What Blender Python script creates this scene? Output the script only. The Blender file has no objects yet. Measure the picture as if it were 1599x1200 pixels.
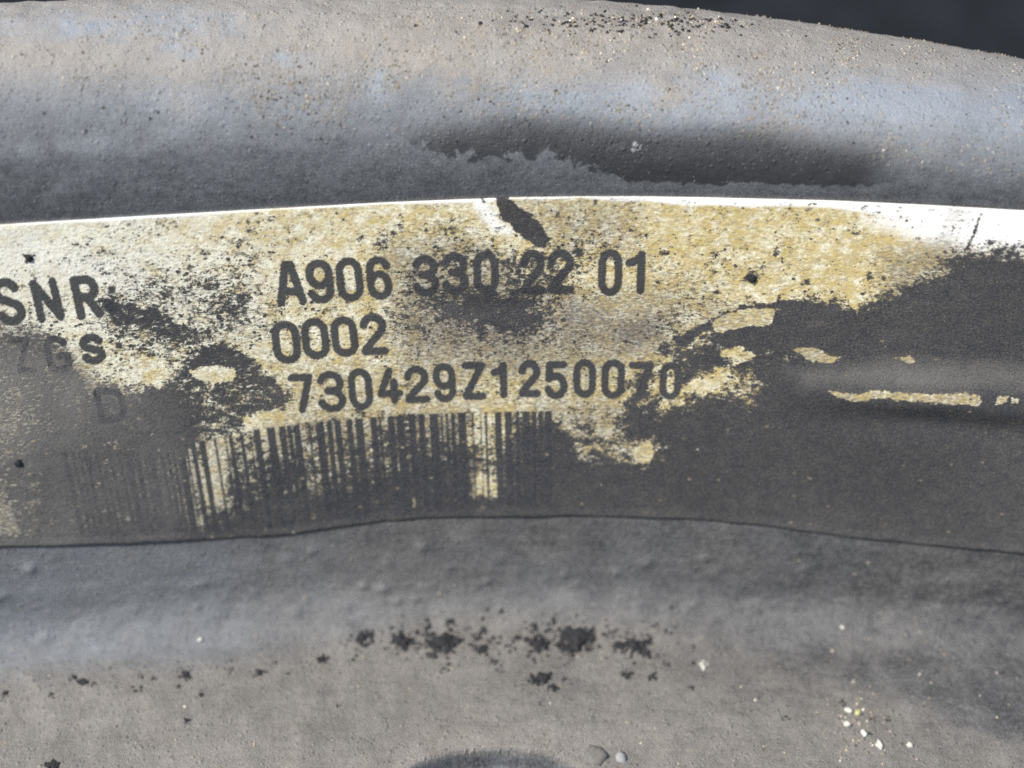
import bpy, bmesh, math, random
import numpy as np
from mathutils import Vector, noise as mnoise

# ------------------------------------------------------------------ camera, sky, sun, exposure
S = 6e-5                       # metres per modelling unit (one unit = about 0.06 mm)
ELEV = math.radians(43.0)      # how steeply the camera looks down
FOC = 3000.0                   # focal length in units of photo pixels
DIST = 3000.0                  # camera to the sticker, in units
LIFT = 1500.0                  # height of the sticker over the ground, in units
scene = bpy.context.scene
fwd = np.array([0.0, math.cos(ELEV), -math.sin(ELEV)])
upv = np.array([0.0, math.sin(ELEV), math.cos(ELEV)])
CAM = -DIST * fwd

cam_data = bpy.data.cameras.new('camera')
cam = bpy.data.objects.new('camera', cam_data)
scene.collection.objects.link(cam)
cam.location = (CAM[0] * S, CAM[1] * S, (CAM[2] + LIFT) * S)
cam.rotation_euler = (math.radians(90) - ELEV, 0, 0)
cam_data.sensor_width = 36.0
cam_data.lens = 36.0 * FOC / 1599.0
cam_data.clip_start = 0.005
cam_data.clip_end = 100.0
cam_data.dof.use_dof = True
cam_data.dof.focus_distance = 2925 * S
cam_data.dof.aperture_fstop = 12.5
scene.camera = cam

sun_dir = Vector((-0.56, -0.30, 0.77)).normalized()      # towards the sun
world = bpy.data.worlds.new('World')
scene.world = world
world.use_nodes = True
wn = world.node_tree
wn.nodes.clear()
sky = wn.nodes.new('ShaderNodeTexSky')
sky.sky_type = 'NISHITA'
sky.sun_disc = False
sky.sun_elevation = math.asin(sun_dir.z)
sky.sun_rotation = math.atan2(sun_dir.x, sun_dir.y)
bg = wn.nodes.new('ShaderNodeBackground')
bg.inputs['Strength'].default_value = 0.095
wo = wn.nodes.new('ShaderNodeOutputWorld')
wn.links.new(sky.outputs[0], bg.inputs[0])
wn.links.new(bg.outputs[0], wo.inputs[0])

sd = bpy.data.lights.new('sun', 'SUN')
sd.energy = 4.8
sd.angle = math.radians(0.5)
sd.color = (1.0, 0.965, 0.90)
sun = bpy.data.objects.new('sun', sd)
scene.collection.objects.link(sun)
sun.rotation_euler = (-sun_dir).to_track_quat('-Z', 'Y').to_euler()
sun.location = (0, 0, 1)

scene.view_settings.view_transform = 'Standard'
scene.view_settings.look = 'None'
scene.view_settings.gamma = 1.0
scene.view_settings.exposure = 0.42
scene.cycles.use_denoising = False      # keep the grain of the picture
scene.cycles.filter_width = 1.7

random.seed(5)
rng = np.random.default_rng(11)

# ------------------------------------------------------------------ small maths helpers
def sstep(a, b, x):
    t = np.clip((x - a) / (b - a + 1e-12), 0, 1)
    return t * t * (3 - 2 * t)

def hash2(ix, iy, seed):
    h = (ix.astype(np.int64) * 374761393 + iy.astype(np.int64) * 668265263 + seed * 974634777) & 0xFFFFFFFF
    h = ((h ^ (h >> 13)) * 1274126177) & 0xFFFFFFFF
    h = h ^ (h >> 16)
    return (h & 0xFFFF) / 65535.0

def vnoise(x, y, seed=0):
    ix, iy = np.floor(x), np.floor(y)
    fx, fy = x - ix, y - iy
    fx = fx * fx * (3 - 2 * fx)
    fy = fy * fy * (3 - 2 * fy)
    a, b = hash2(ix, iy, seed), hash2(ix + 1, iy, seed)
    c, d = hash2(ix, iy + 1, seed), hash2(ix + 1, iy + 1, seed)
    return (a * (1 - fx) + b * fx) * (1 - fy) + (c * (1 - fx) + d * fx) * fy

def fbm(x, y, size, octaves=4, seed=0, gain=0.55):
    """-1..1 noise; size in units of the largest lump"""
    out = np.zeros_like(x, dtype=float)
    amp, tot, f = 1.0, 0.0, 1.0 / size
    for o in range(octaves):
        out += amp * (vnoise(x * f + 17.3 * o, y * f + 9.1 * o, seed + o) * 2 - 1)
        tot += amp
        amp *= gain
        f *= 2.03
    return out / tot

def poly_sd(x, y, poly):
    """signed distance to a polygon, negative inside"""
    p = np.array(poly, float)
    d = np.full(x.shape, 1e18)
    inside = np.zeros(x.shape, bool)
    n = len(p)
    for i in range(n):
        ax, ay = p[i]
        bx, by = p[(i + 1) % n]
        ex, ey = bx - ax, by - ay
        t = np.clip(((x - ax) * ex + (y - ay) * ey) / (ex * ex + ey * ey + 1e-9), 0, 1)
        d = np.minimum(d, (x - ax - t * ex) ** 2 + (y - ay - t * ey) ** 2)
        cond = (ay > y) != (by > y)
        xi = ax + (y - ay) * ex / (ey if abs(ey) > 1e-9 else 1e-9)
        inside ^= cond & (x < xi)
    d = np.sqrt(d)
    return np.where(inside, -d, d)

def region(x, y, poly, soft):
    return sstep(soft, -soft, poly_sd(x, y, poly))

def seg_d(x, y, ax, ay, bx, by):
    ex, ey = bx - ax, by - ay
    t = np.clip(((x - ax) * ex + (y - ay) * ey) / (ex * ex + ey * ey + 1e-9), 0, 1)
    return np.hypot(x - ax - t * ex, y - ay - t * ey)

def project(P):
    """where a point of the arm shows in the photograph (used to measure marks off it)"""
    q = P - CAM
    dep = q @ fwd
    return 799.5 + FOC * q[..., 0] / dep, 600 - FOC * (q @ upv) / dep, dep

# ------------------------------------------------------------------ shape of the arm
XC = 60.0
PLAN_R = 6200.0
TILT = math.radians(15)
WDIR = np.array([math.sin(TILT), math.cos(TILT)])
T_FOOT = -430.0
FIL = 95.0                     # inner radius between wall and flange
RIM_R = 184.0
FL_SLOPE = math.radians(4)

def bend(s, y):                # the arm bends gently in plan
    return XC + s * (1 + y / PLAN_R * 0.35), y - s * s / (2 * PLAN_R)

def wall_point(s, t):
    y, z = WDIR[0] * t, WDIR[1] * t
    X, Y = bend(s, y)
    return np.stack([X + 0 * z, Y, z + 0 * X], -1)

TOP_X = [-900, -400, 0, 200, 400, 600, 800, 900, 1000, 1100, 1300, 1450, 1599, 2000, 2500]
TOP_Y = [425, 376, 349, 337, 325.5, 314.5, 306.5, 305, 305, 306.5, 311.5, 318.5, 327, 350, 392]
BOT_X = [-900, -400, 0, 200, 430, 520, 600, 680, 900, 1080, 1200, 1320, 1450, 1599, 2000, 2500]
BOT_Y = [930, 880, 852, 846, 834, 822, 811, 806, 803, 809, 819, 836, 849, 862, 890, 935]
s_samp = np.linspace(-1500, 1500, 301)
t_samp = np.linspace(-520, 460, 400)
_P = wall_point(s_samp[:, None] + 0 * t_samp[None], t_samp[None] + 0 * s_samp[:, None])
_px, _py, _ = project(_P)
def solve_edge(XS, YS):
    out = []
    for i in range(len(s_samp)):
        g = _py[i] - np.interp(_px[i], XS, YS)
        out.append(np.interp(0, -g, t_samp))
    return np.array(out)
t_top_s = solve_edge(TOP_X, TOP_Y)
t_bot_s = solve_edge(BOT_X, BOT_Y)
def t_top(s): return np.interp(s, s_samp, t_top_s)
def t_bot(s): return np.interp(s, s_samp, t_bot_s)

def wall_disp(s, t):
    """dents and the long ridge across the right half of the wall, along its outward normal"""
    x = s
    ridge_t = -6 - 0.012 * (x - 500) 
    on = sstep(330, 560, x)
    d = (t - ridge_t)
    ridge = np.where(d > 0, np.exp(-(d / 34) ** 2), np.exp(-(d / 26) ** 2))
    out = (8.5 + 2.0 * fbm(x, t, 40, 3, 5)) * on * ridge
    out -= 4 * on * np.exp(-((d + 42) / 26) ** 2)
    out += 2.2 * fbm(x, t, 260, 3, 3)
    # a shallow crease running through the printed numbers
    c = t - (150 - 0.10 * (x + 100) + 14 * np.sin(x / 90))
    out += -3.5 * np.exp(-(c / 22) ** 2) * sstep(-330, -150, x) * sstep(330, 120, x)
    return out

def build_section(s):
    """profile of one slice: lists of (y, z) for flange, wall, rim"""
    tt = float(t_top(s))
    # flange: from far front to fillet
    K = WDIR * T_FOOT
    fd = np.array([-math.cos(FL_SLOPE), -math.sin(FL_SLOPE)])        # towards the viewer
    turn = math.acos(np.clip(np.dot(WDIR, fd), -1, 1))                # interior angle
    tl = FIL / math.tan(turn / 2)
    A, B = K + fd * tl, K + WDIR * tl
    bis = (fd + WDIR); bis /= np.linalg.norm(bis)
    Cc = K + bis * (FIL / math.sin(turn / 2))
    a0 = math.atan2(*(A - Cc)[::-1]); a1 = math.atan2(*(B - Cc)[::-1])
    while a1 - a0 > math.pi: a1 -= 2 * math.pi
    while a1 - a0 < -math.pi: a1 += 2 * math.pi
    fl = [A + fd * d for d in np.linspace(620, 0, NF1)]
    fl += [Cc + FIL * np.array([math.cos(a), math.sin(a)]) for a in np.linspace(a0, a1, NF2)[1:]]
    wl = [B + (WDIR * tt - B) * k for k in np.linspace(0, 1, NW)]
    Tp = WDIR * tt
    drop = (-0.063 * s - 3.9e-5 * s * s) / 0.731
    rm = []
    for a in np.linspace(0, math.radians(165), NR1):
        zz = RIM_R * math.sin(a)
        w = float(sstep(0, math.radians(95), a))
        rm.append(Tp + np.array([RIM_R * 1.05 * (1 - math.cos(a)), zz + drop * w]))
    last = rm[-1]
    rm += [last + np.array([18 * k, -k * 420]) for k in np.linspace(0, 1, NR2)[1:]]
    return fl, wl, rm

NF1, NF2, NW, NR1, NR2 = 120, 46, 130, 130, 12
SV = np.linspace(-1450, 1450, 580)
sect = [build_section(s) for s in SV]
def grid(k):
    yz = np.array([c[k] for c in sect])
    X, Y = bend(SV[:, None] + 0 * yz[..., 0], yz[..., 0])
    return np.stack([X, Y, yz[..., 1]], -1)
def grid_normals(P):
    du = np.gradient(P, axis=0); dv = np.gradient(P, axis=1)
    n = np.cross(du, dv)
    n /= np.linalg.norm(n, axis=-1, keepdims=True) + 1e-9
    return n
G_fl, G_wl, G_rm = grid(0), grid(1), grid(2)
full = np.concatenate([G_fl, G_wl[:, 1:], G_rm[:, 1:]], 1)
N_full = grid_normals(full)
nf, nw = G_fl.shape[1], G_wl.shape[1]
arc = np.concatenate([[0], np.cumsum(np.linalg.norm(np.diff(full[len(SV) // 2], axis=0), axis=-1))])
SS = np.repeat(SV[:, None], full.shape[1], 1)
AA = np.repeat(arc[None], len(SV), 0)
px0, py0, _ = project(full)
# relief of the steel itself
i_f, i_w = nf - 1, nf + nw - 2
disp = np.zeros(SS.shape)
wall_t = (full[..., 2] / WDIR[1])
wm = np.zeros(SS.shape); wm[:, i_f:i_w + 1] = 1
edge = sstep(0, 14, np.arange(SS.shape[1]) - i_f)[None] * sstep(i_w, i_w - 3, np.arange(SS.shape[1]))[None]
disp += wall_disp(SS, wall_t) * wm * edge
rim_w = sstep(i_w, i_w + 12, np.arange(SS.shape[1]))[None]
disp += rim_w * (1.6 * fbm(SS, AA, 150, 3, 21) + 0.9 * fbm(SS, AA, 22, 3, 22))
rough_top = sstep(110, 30, py0) * rim_w
disp += rough_top * (3.2 * fbm(SS, AA, 26, 4, 23))
fl_w = sstep(i_f + 6, i_f - 20, np.arange(SS.shape[1]))[None]
disp += fl_w * (5.0 * fbm(SS, AA, 170, 3, 31) + 2.4 * fbm(SS, AA, 55, 3, 34) + 1.2 * fbm(SS, AA, 24, 3, 32))
disp += (1 - rim_w) * (1 - edge * wm) * 1.2 * fbm(SS, AA, 30, 3, 33)
# pressed hollow at the front of the flange
hx = (px0 - 772) / 150.0; hy = (py0 - 1229) / 60.0
hol = np.hypot(hx, hy) + 0.05 * fbm(SS, AA, 60, 3, 40)
disp -= 46 * sstep(1.06, 0.84, hol) * (np.arange(SS.shape[1]) < i_f)[None]
# low lumps under the dust
for (lx, ly, lr, lh) in [(543, 985, 18, 9), (660, 854, 11, 5), (598, 918, 12, 6), (568, 914, 8, 5), (1008, 882, 8, 5), (1100, 873, 7, 4),
                         (962, 894, 7, 4), (486, 862, 7, 4), (460, 960, 10, 4), (620, 940, 8, 4), (650, 935, 7, 3), (48, 888, 9, 5),
                         (745, 915, 9, 3), (1400, 960, 8, 3), (700, 888, 6, 3), (55, 1062, 18, 7)]:
    disp += lh * np.exp(-(((px0 - lx) / lr) ** 2 + ((py0 - ly) / (lr * 0.8)) ** 2)) * (np.arange(SS.shape[1]) < i_w)[None]
for _ in range(120):
    lx, ly = random.uniform(-20, 1620), random.choice([random.uniform(865, 1010), random.gauss(930, 30), random.uniform(1010, 1190)])
    lr, lh = random.uniform(4, 10), random.uniform(0.8, 3.4)
    m = (np.abs(px0 - lx) < 3 * lr) & (np.abs(py0 - ly) < 3 * lr) & (np.arange(SS.shape[1]) < i_w)[None]
    disp[m] += lh * np.exp(-((px0[m] - lx) / lr) ** 2 - ((py0[m] - ly) / (lr * 0.75)) ** 2)
full = full + N_full * disp[..., None]
PX, PY, DEP = project(full)
N_full = grid_normals(full)
facing = np.einsum('ijk,ijk->ij', N_full, CAM - full) > 0
PXf = np.where(facing, PX, 1e6)

def surf(px, py):
    """point and outward normal of the arm at a mark seen at px, py"""
    d = (PXf - px) ** 2 + (PY - py) ** 2
    i, j = np.unravel_index(np.argmin(d), d.shape)
    i = min(max(i, 1), d.shape[0] - 2); j = min(max(j, 1), d.shape[1] - 2)
    # refine linearly in the neighbourhood
    J = np.array([[(PX[i + 1, j] - PX[i - 1, j]) / 2, (PX[i, j + 1] - PX[i, j - 1]) / 2],
                  [(PY[i + 1, j] - PY[i - 1, j]) / 2, (PY[i, j + 1] - PY[i, j - 1]) / 2]])
    try:
        du, dv = np.linalg.solve(J, np.array([px - PX[i, j], py - PY[i, j]]))
    except np.linalg.LinAlgError:
        du = dv = 0
    du, dv = np.clip(du, -1, 1), np.clip(dv, -1, 1)
    P = full[i, j] + du * (full[i + 1, j] - full[i - 1, j]) / 2 + dv * (full[i, j + 1] - full[i, j - 1]) / 2
    return P, N_full[i, j]

# ------------------------------------------------------------------ node helpers
class Mat:
    def __init__(self, name):
        self.m = bpy.data.materials.new(name)
        self.gain = 1.0
        self.m.use_nodes = True
        self.t = self.m.node_tree
        self.t.nodes.clear()
        self.out = self.t.nodes.new('ShaderNodeOutputMaterial')
        self.b = self.t.nodes.new('ShaderNodeBsdfPrincipled')
        self.t.links.new(self.b.outputs[0], self.out.inputs[0])
    def put(self, sock, v):
        if hasattr(v, 'is_linked') or isinstance(v, bpy.types.NodeSocket):
            self.t.links.new(v, sock)
        elif isinstance(v, (tuple, list)) and len(v) == 3 and sock.type == 'RGBA':
            sock.default_value = (*v, 1)
        else:
            sock.default_value = v
    def attr(self, name, vec=False):
        n = self.t.nodes.new('ShaderNodeAttribute'); n.attribute_name = name
        return n.outputs['Vector' if vec else 'Fac']
    def math(self, op, a, b=0.0, c=0.0, clamp=False):
        n = self.t.nodes.new('ShaderNodeMath'); n.operation = op; n.use_clamp = clamp
        self.put(n.inputs[0], a); self.put(n.inputs[1], b); self.put(n.inputs[2], c)
        return n.outputs[0]
    def step(self, a, b, x, to0=0.0, to1=1.0):
        n = self.t.nodes.new('ShaderNodeMapRange'); n.interpolation_type = 'SMOOTHSTEP'
        self.put(n.inputs[0], x); self.put(n.inputs[1], a); self.put(n.inputs[2], b)
        self.put(n.inputs[3], to0); self.put(n.inputs[4], to1)
        return n.outputs[0]
    def scale(self, v, s):
        n = self.t.nodes.new('ShaderNodeVectorMath'); n.operation = 'MULTIPLY'
        self.put(n.inputs[0], v); n.inputs[1].default_value = s
        return n.outputs[0]
    def noise(self, v, scale, detail=3.0, rough=0.55, dist=0.0):
        n = self.t.nodes.new('ShaderNodeTexNoise')
        self.put(n.inputs['Vector'], v); n.inputs['Scale'].default_value = scale
        n.inputs['Detail'].default_value = detail; n.inputs['Roughness'].default_value = rough
        n.inputs['Distortion'].default_value = dist
        return self.math('MULTIPLY_ADD', self.math('SUBTRACT', n.outputs[0], 0.5), self.gain, 0.5)
    def voro(self, v, scale):
        n = self.t.nodes.new('ShaderNodeTexVoronoi')
        self.put(n.inputs['Vector'], v); n.inputs['Scale'].default_value = scale
        return n.outputs['Distance'], n.outputs['Color']
    def mix(self, f, a, b):
        n = self.t.nodes.new('ShaderNodeMix'); n.data_type = 'RGBA'
        self.put(n.inputs[0], f); self.put(n.inputs[6], a); self.put(n.inputs[7], b)
        return n.outputs[2]
    def bump(self, h, strength, dist):
        n = self.t.nodes.new('ShaderNodeBump')
        n.inputs['Strength'].default_value = strength; n.inputs['Distance'].default_value = dist
        self.put(n.inputs['Height'], h)
        self.t.links.new(n.outputs[0], self.b.inputs['Normal'])
    def set(self, **kw):
        names = {'color': 'Base Color', 'rough': 'Roughness', 'spec': 'Specular IOR Level', 'metal': 'Metallic', 'coat': 'Coat Weight'}
        for k, v in kw.items():
            self.put(self.b.inputs[names[k]], v)

# dusty black paint of the arm -------------------------------------------------
M = Mat('dusty_black_paint')
M.gain = 1.9
sv = M.attr('surf', True)
dust, wet, cool = M.attr('dust'), M.attr('bare'), M.attr('cool')
n_big = M.noise(sv, 0.02, 4, 0.6)
n_mid = M.noise(sv, 0.10, 4, 0.65)
n_fine = M.noise(sv, 0.38, 3, 0.7)
n_grain = M.noise(sv, 0.52, 2, 0.7)
n_spot = M.noise(sv, 0.055, 4, 0.6, 0.3)
d = M.math('ADD', dust, M.math('MULTIPLY', M.math('SUBTRACT', n_mid, 0.5), 0.22))
d = M.math('ADD', d, M.math('MULTIPLY', M.math('SUBTRACT', n_fine, 0.5), 0.42))
d = M.math('ADD', d, M.math('MULTIPLY', M.math('SUBTRACT', n_big, 0.5), 0.15))
d = M.math('ADD', d, M.math('MULTIPLY', M.math('SUBTRACT', n_grain, 0.5), 0.38), clamp=True)
n_str = M.noise(M.scale(sv, (0.16, 1.0, 1.0)), 0.075, 4, 0.65)
d = M.math('ADD', d, M.math('MULTIPLY', M.math('SUBTRACT', n_str, 0.5), 0.14), clamp=True)
# bare glossy patch: soft above, ragged edge below
edge = M.math('ADD', M.attr('edge'), M.math('MULTIPLY', M.math('SUBTRACT', n_spot, 0.5), 44.0))
edge = M.math('ADD', edge, M.math('MULTIPLY', M.math('SUBTRACT', n_fine, 0.5), 7.0))
keep = M.math('SUBTRACT', 1.0, M.math('MULTIPLY', M.math('MULTIPLY', wet, M.step(-2.0, 2.5, edge)), 0.93))
d = M.math('MULTIPLY', d, keep)
n_bigc = M.math('MULTIPLY', n_big, 1.0, clamp=True)
dustcol = M.mix(n_bigc, (0.300, 0.268, 0.233), (0.375, 0.347, 0.315))
dustcol = M.mix(cool, dustcol, (0.240, 0.272, 0.318))  # blue sheen of the sky painted into the dust colour
dustcol = M.mix(M.step(0.45, 0.95, n_grain), dustcol, (0.48, 0.44, 0.38))
paint = M.mix(n_mid, (0.020, 0.021, 0.024), (0.034, 0.035, 0.038))
col = M.mix(d, paint, dustcol)
# scattered pale and dark specks in the dust
vd, vc = M.voro(sv, 0.16)
sp = M.math('MULTIPLY', M.step(0.16, 0.08, vd), M.step(0.72, 0.78, vc))
col = M.mix(M.math('MULTIPLY', sp, 0.8), col, (0.46, 0.42, 0.34))
vd2, vc2 = M.voro(sv, 0.105)
sp2 = M.math('MULTIPLY', M.step(0.20, 0.12, vd2), M.step(0.70, 0.76, vc2))
col = M.mix(M.math('MULTIPLY', sp2, 0.8), col, (0.03, 0.029, 0.028))
M.set(color=col, rough=M.math('ADD', M.step(0.0, 0.5, d, 0.42, 0.72), M.math('MULTIPLY', M.math('MULTIPLY', cool, d), -0.22)), spec=0.5)
h = M.math('ADD', M.math('MULTIPLY', n_fine, 0.6), M.math('MULTIPLY', n_mid, 0.8))
h = M.math('ADD', h, M.math('MULTIPLY', n_grain, 0.75))
vpit, vpc = M.voro(sv, 0.13)
h = M.math('SUBTRACT', h, M.math('MULTIPLY', M.math('MULTIPLY', M.step(0.34, 0.1, vpit), M.step(0.5, 0.6, vpc)), 1.3))
vbm, vbc = M.voro(sv, 0.085)
h = M.math('ADD', h, M.math('MULTIPLY', M.math('MULTIPLY', M.step(0.34, 0.05, vbm), M.step(0.55, 0.65, vbc)), 1.5))
h = M.math('MULTIPLY', h, M.step(0.15, 0.7, dust, 0.35, 1.2))
h = M.math('MULTIPLY', h, M.step(0.0, 1.0, cool, 1.0, 0.45))
M.bump(h, 0.62, 4.0 * S)
mat_paint = M.m

# sticker ----------------------------------------------------------------------
M = Mat('worn_sticker')
M.gain = 2.0
sv = M.attr('surf', True)
a_ink, a_dirt, a_film, a_yel, a_wht = (M.attr(k) for k in ('ink', 'dirt', 'film', 'yellow', 'white'))
st = M.scale(sv, (0.75, 1.0, 1.0))
st2 = M.scale(sv, (0.25, 1.0, 1.0))
n_m = M.noise(st, 0.055, 4, 0.62, 0.4)
n_f = M.noise(st, 0.20, 3, 0.65)
n_s = M.noise(st2, 0.42, 3, 0.6)
n_g = M.noise(st, 0.44, 2, 0.6)
y = M.math('ADD', a_yel, M.math('MULTIPLY', M.math('SUBTRACT', n_m, 0.5), 1.9))
y = M.math('ADD', y, M.math('MULTIPLY', M.math('SUBTRACT', n_f, 0.5), 1.3), clamp=True)
base = M.mix(y, (0.74, 0.72, 0.565), (0.51, 0.40, 0.155))
n_c = M.noise(st, 0.11, 3, 0.6, 0.6)
base = M.mix(M.step(0.60, 0.95, n_c, 0.0, 0.8), base, (0.82, 0.78, 0.68))
base = M.mix(M.step(0.42, 0.08, n_c, 0.0, 0.75), base, (0.27, 0.20, 0.10))
# greyish grime rubbed into the paper grain
gr = M.step(0.50, 0.72, M.math('ADD', M.math('MULTIPLY', n_s, 0.55), M.math('MULTIPLY', n_f, 0.5)))
base = M.mix(M.math('MULTIPLY', gr, 0.5), base, (0.24, 0.205, 0.155))
w = M.math('ADD', a_wht, M.math('MULTIPLY', M.math('SUBTRACT', n_f, 0.5), 0.7), clamp=True)
base = M.mix(w, base, (0.82, 0.81, 0.78))
# brown film
fl = M.math('ADD', a_film, M.math('MULTIPLY', M.math('SUBTRACT', n_s, 0.5), 0.8))
fl = M.math('ADD', fl, M.math('MULTIPLY', M.math('SUBTRACT', n_f, 0.5), 0.5))
fl = M.math('MULTIPLY', fl, M.step(0.0, 0.15, a_film), clamp=True)
base = M.mix(fl, base, (0.135, 0.118, 0.108))
# print
ik = M.math('ADD', a_ink, M.math('MULTIPLY', M.math('SUBTRACT', n_f, 0.5), 3.2))
ik = M.math('ADD', ik, M.math('MULTIPLY', M.math('SUBTRACT', n_g, 0.5), 2.5))
inkm = M.step(1.1, -1.1, ik)
inkcol = M.mix(M.math('MULTIPLY', n_f, 1.0, clamp=True), (0.026, 0.029, 0.034), (0.048, 0.050, 0.055))
base = M.mix(M.math('MULTIPLY', inkm, 0.96), base, inkcol)
# dirt
dd = M.math('ADD', a_dirt, M.math('MULTIPLY', M.math('SUBTRACT', n_f, 0.5), 1.25))
dd = M.math('ADD', dd, M.math('MULTIPLY', M.math('SUBTRACT', n_s, 0.5), 0.7))
n_b = M.noise(M.scale(sv, (0.7, 1.0, 1.0)), 0.085, 3, 0.6, 0.5)
dd = M.math('ADD', dd, M.math('MULTIPLY', M.math('SUBTRACT', n_b, 0.5), 1.4))
dd = M.math('ADD', dd, M.math('MULTIPLY', M.math('SUBTRACT', n_g, 0.5), 1.0))
dd = M.math('ADD', dd, M.math('MULTIPLY', M.math('SUBTRACT', n_m, 0.5), 0.6))
va, vb = M.voro(M.scale(sv, (0.8, 1.0, 1.0)), 0.105)
thr = M.step(-1.05, -0.1, a_dirt, 0.70, 0.40)
speck = M.math('MULTIPLY', M.step(0.34, 0.14, va), M.step(0.0, 0.08, M.math('SUBTRACT', vb, thr)))
vA, vB = M.voro(M.scale(sv, (0.8, 1.0, 1.0)), 0.052)
vC, vD = M.voro(M.scale(sv, (0.9, 1.0, 1.0)), 0.19)
speck3 = M.math('MULTIPLY', M.step(0.36, 0.14, vC), M.step(0.0, 0.08, M.math('SUBTRACT', vD, thr)))
speck2 = M.math('MAXIMUM', speck3, M.math('MULTIPLY', M.step(0.24, 0.12, vA), M.step(0.68, 0.76, vB)))
dd = M.math('ADD', dd, M.math('MULTIPLY', M.math('ADD', speck, speck2), M.step(-1.1, -0.3, a_dirt, 0.75, 1.15)))
dm = M.step(-0.42, 0.40, dd)
a_tone = M.attr('tone')
tn = M.math('ADD', a_tone, M.math('MULTIPLY', M.math('SUBTRACT', n_m, 0.5), 0.30))
tn = M.math('ADD', tn, M.math('MULTIPLY', M.math('SUBTRACT', n_g, 0.5), 0.45), clamp=True)
dcol = M.mix(M.math('MULTIPLY', n_f, 1.0, clamp=True), (0.021, 0.023, 0.029), (0.053, 0.054, 0.061))
dcol = M.mix(tn, dcol, (0.19, 0.182, 0.170))
dcol = M.mix(M.math('MULTIPLY', M.step(0.65, 0.95, n_s), 0.35), dcol, (0.17, 0.15, 0.13))
dcol = M.mix(M.step(0.55, 1.05, n_g, 0.0, 0.6), dcol, (0.17, 0.155, 0.145))
dcol = M.mix(M.step(0.40, 0.0, n_g, 0.0, 0.7), dcol, (0.014, 0.015, 0.018))
vp, vq = M.voro(M.scale(sv, (0.55, 1.0, 1.0)), 0.12)
fleck = M.math('MULTIPLY', M.step(0.28, 0.12, vp), M.step(0.80, 0.88, vq))
dcol = M.mix(M.math('MULTIPLY', fleck, M.step(2.0, 0.3, a_dirt, 0.25, 0.9)), dcol, (0.36, 0.29, 0.17))
ghost = M.math('MULTIPLY', inkm, M.step(0.2, 0.5, a_tone, 0.0, 0.55))
ghost = M.math('MULTIPLY', ghost, M.step(0.95, 0.15, n_b, 0.25, 1.0))
dcol = M.mix(ghost, dcol, (0.050, 0.053, 0.062))
base = M.mix(M.math('MULTIPLY', dm, M.step(0.0, 0.9, M.math('ADD', M.math('MULTIPLY', n_b, 0.5), M.math('MULTIPLY', n_s, 0.5)), 0.955, 1.0)), base, dcol)
M.set(color=base, rough=M.step(0, 1, dm, 0.55, 0.8), spec=M.step(0, 1, dm, 0.3, 0.12))
h = M.math('ADD', M.math('MULTIPLY', n_f, 0.5), M.math('MULTIPLY', dm, 0.35))
h = M.math('ADD', h, M.math('MULTIPLY', n_g, 0.25))
M.bump(h, 0.45, 3.0 * S)
mat_sticker = M.m

def simple_mat(name, c0, c1, rough, scale=0.25, island=False, spec=0.4, bump=0.5):
    M = Mat(name)
    tc = M.t.nodes.new('ShaderNodeTexCoord').outputs['Object']
    n = M.noise(tc, scale / S, 4, 0.6)
    f = n
    if island:
        g = M.t.nodes.new('ShaderNodeNewGeometry')
        f = g.outputs['Random Per Island']
    M.set(color=M.mix(f, c0, c1), rough=rough, spec=spec)
    M.bump(n, bump, 3 * S)
    return M.m
mat_crumb = simple_mat('dark_dirt', (0.010, 0.011, 0.014), (0.034, 0.033, 0.034), 0.85)
mat_lump = simple_mat('dusty_grey_dirt', (0.09, 0.085, 0.08), (0.19, 0.175, 0.16), 0.9)
mat_pale = simple_mat('pale_stone', (0.40, 0.39, 0.35), (0.66, 0.64, 0.58), 0.6)
mat_yel = simple_mat('yellow_stone', (0.42, 0.38, 0.16), (0.55, 0.5, 0.28), 0.6)
mat_chalk = simple_mat('chalky_dirt', (0.18, 0.18, 0.185), (0.36, 0.36, 0.37), 0.8)
mat_pebble = simple_mat('grey_stone', (0.05, 0.05, 0.05), (0.24, 0.225, 0.205), 0.9, scale=0.16)

# grit: sand grains of mixed colour
M = Mat('mixed_grit')
g = M.t.nodes.new('ShaderNodeNewGeometry').outputs['Random Per Island']
r = M.t.nodes.new('ShaderNodeValToRGB')
M.t.links.new(g, r.inputs[0])
els = r.color_ramp.elements
els[0].position = 0; els[0].color = (0.035, 0.032, 0.03, 1)
els[1].position = 1; els[1].color = (0.72, 0.66, 0.54, 1)
for p, c in ((0.14, (0.06, 0.05, 0.04, 1)), (0.25, (0.20, 0.18, 0.13, 1)), (0.78, (0.36, 0.28, 0.18, 1)), (0.94, (0.48, 0.40, 0.28, 1))):
    e = els.new(p); e.color = c
M.set(color=r.outputs[0], rough=0.35, spec=0.6)
mat_grit = M.m

# ground: tarmac, its shade painted in as a near-black colour
M = Mat('shaded_tarmac')
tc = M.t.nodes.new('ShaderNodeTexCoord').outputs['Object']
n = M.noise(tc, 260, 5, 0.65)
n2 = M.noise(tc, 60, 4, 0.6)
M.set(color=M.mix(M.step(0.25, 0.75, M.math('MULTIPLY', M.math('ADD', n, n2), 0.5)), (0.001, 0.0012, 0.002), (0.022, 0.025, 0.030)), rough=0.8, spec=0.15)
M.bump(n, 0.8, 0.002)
mat_ground = M.m

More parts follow.
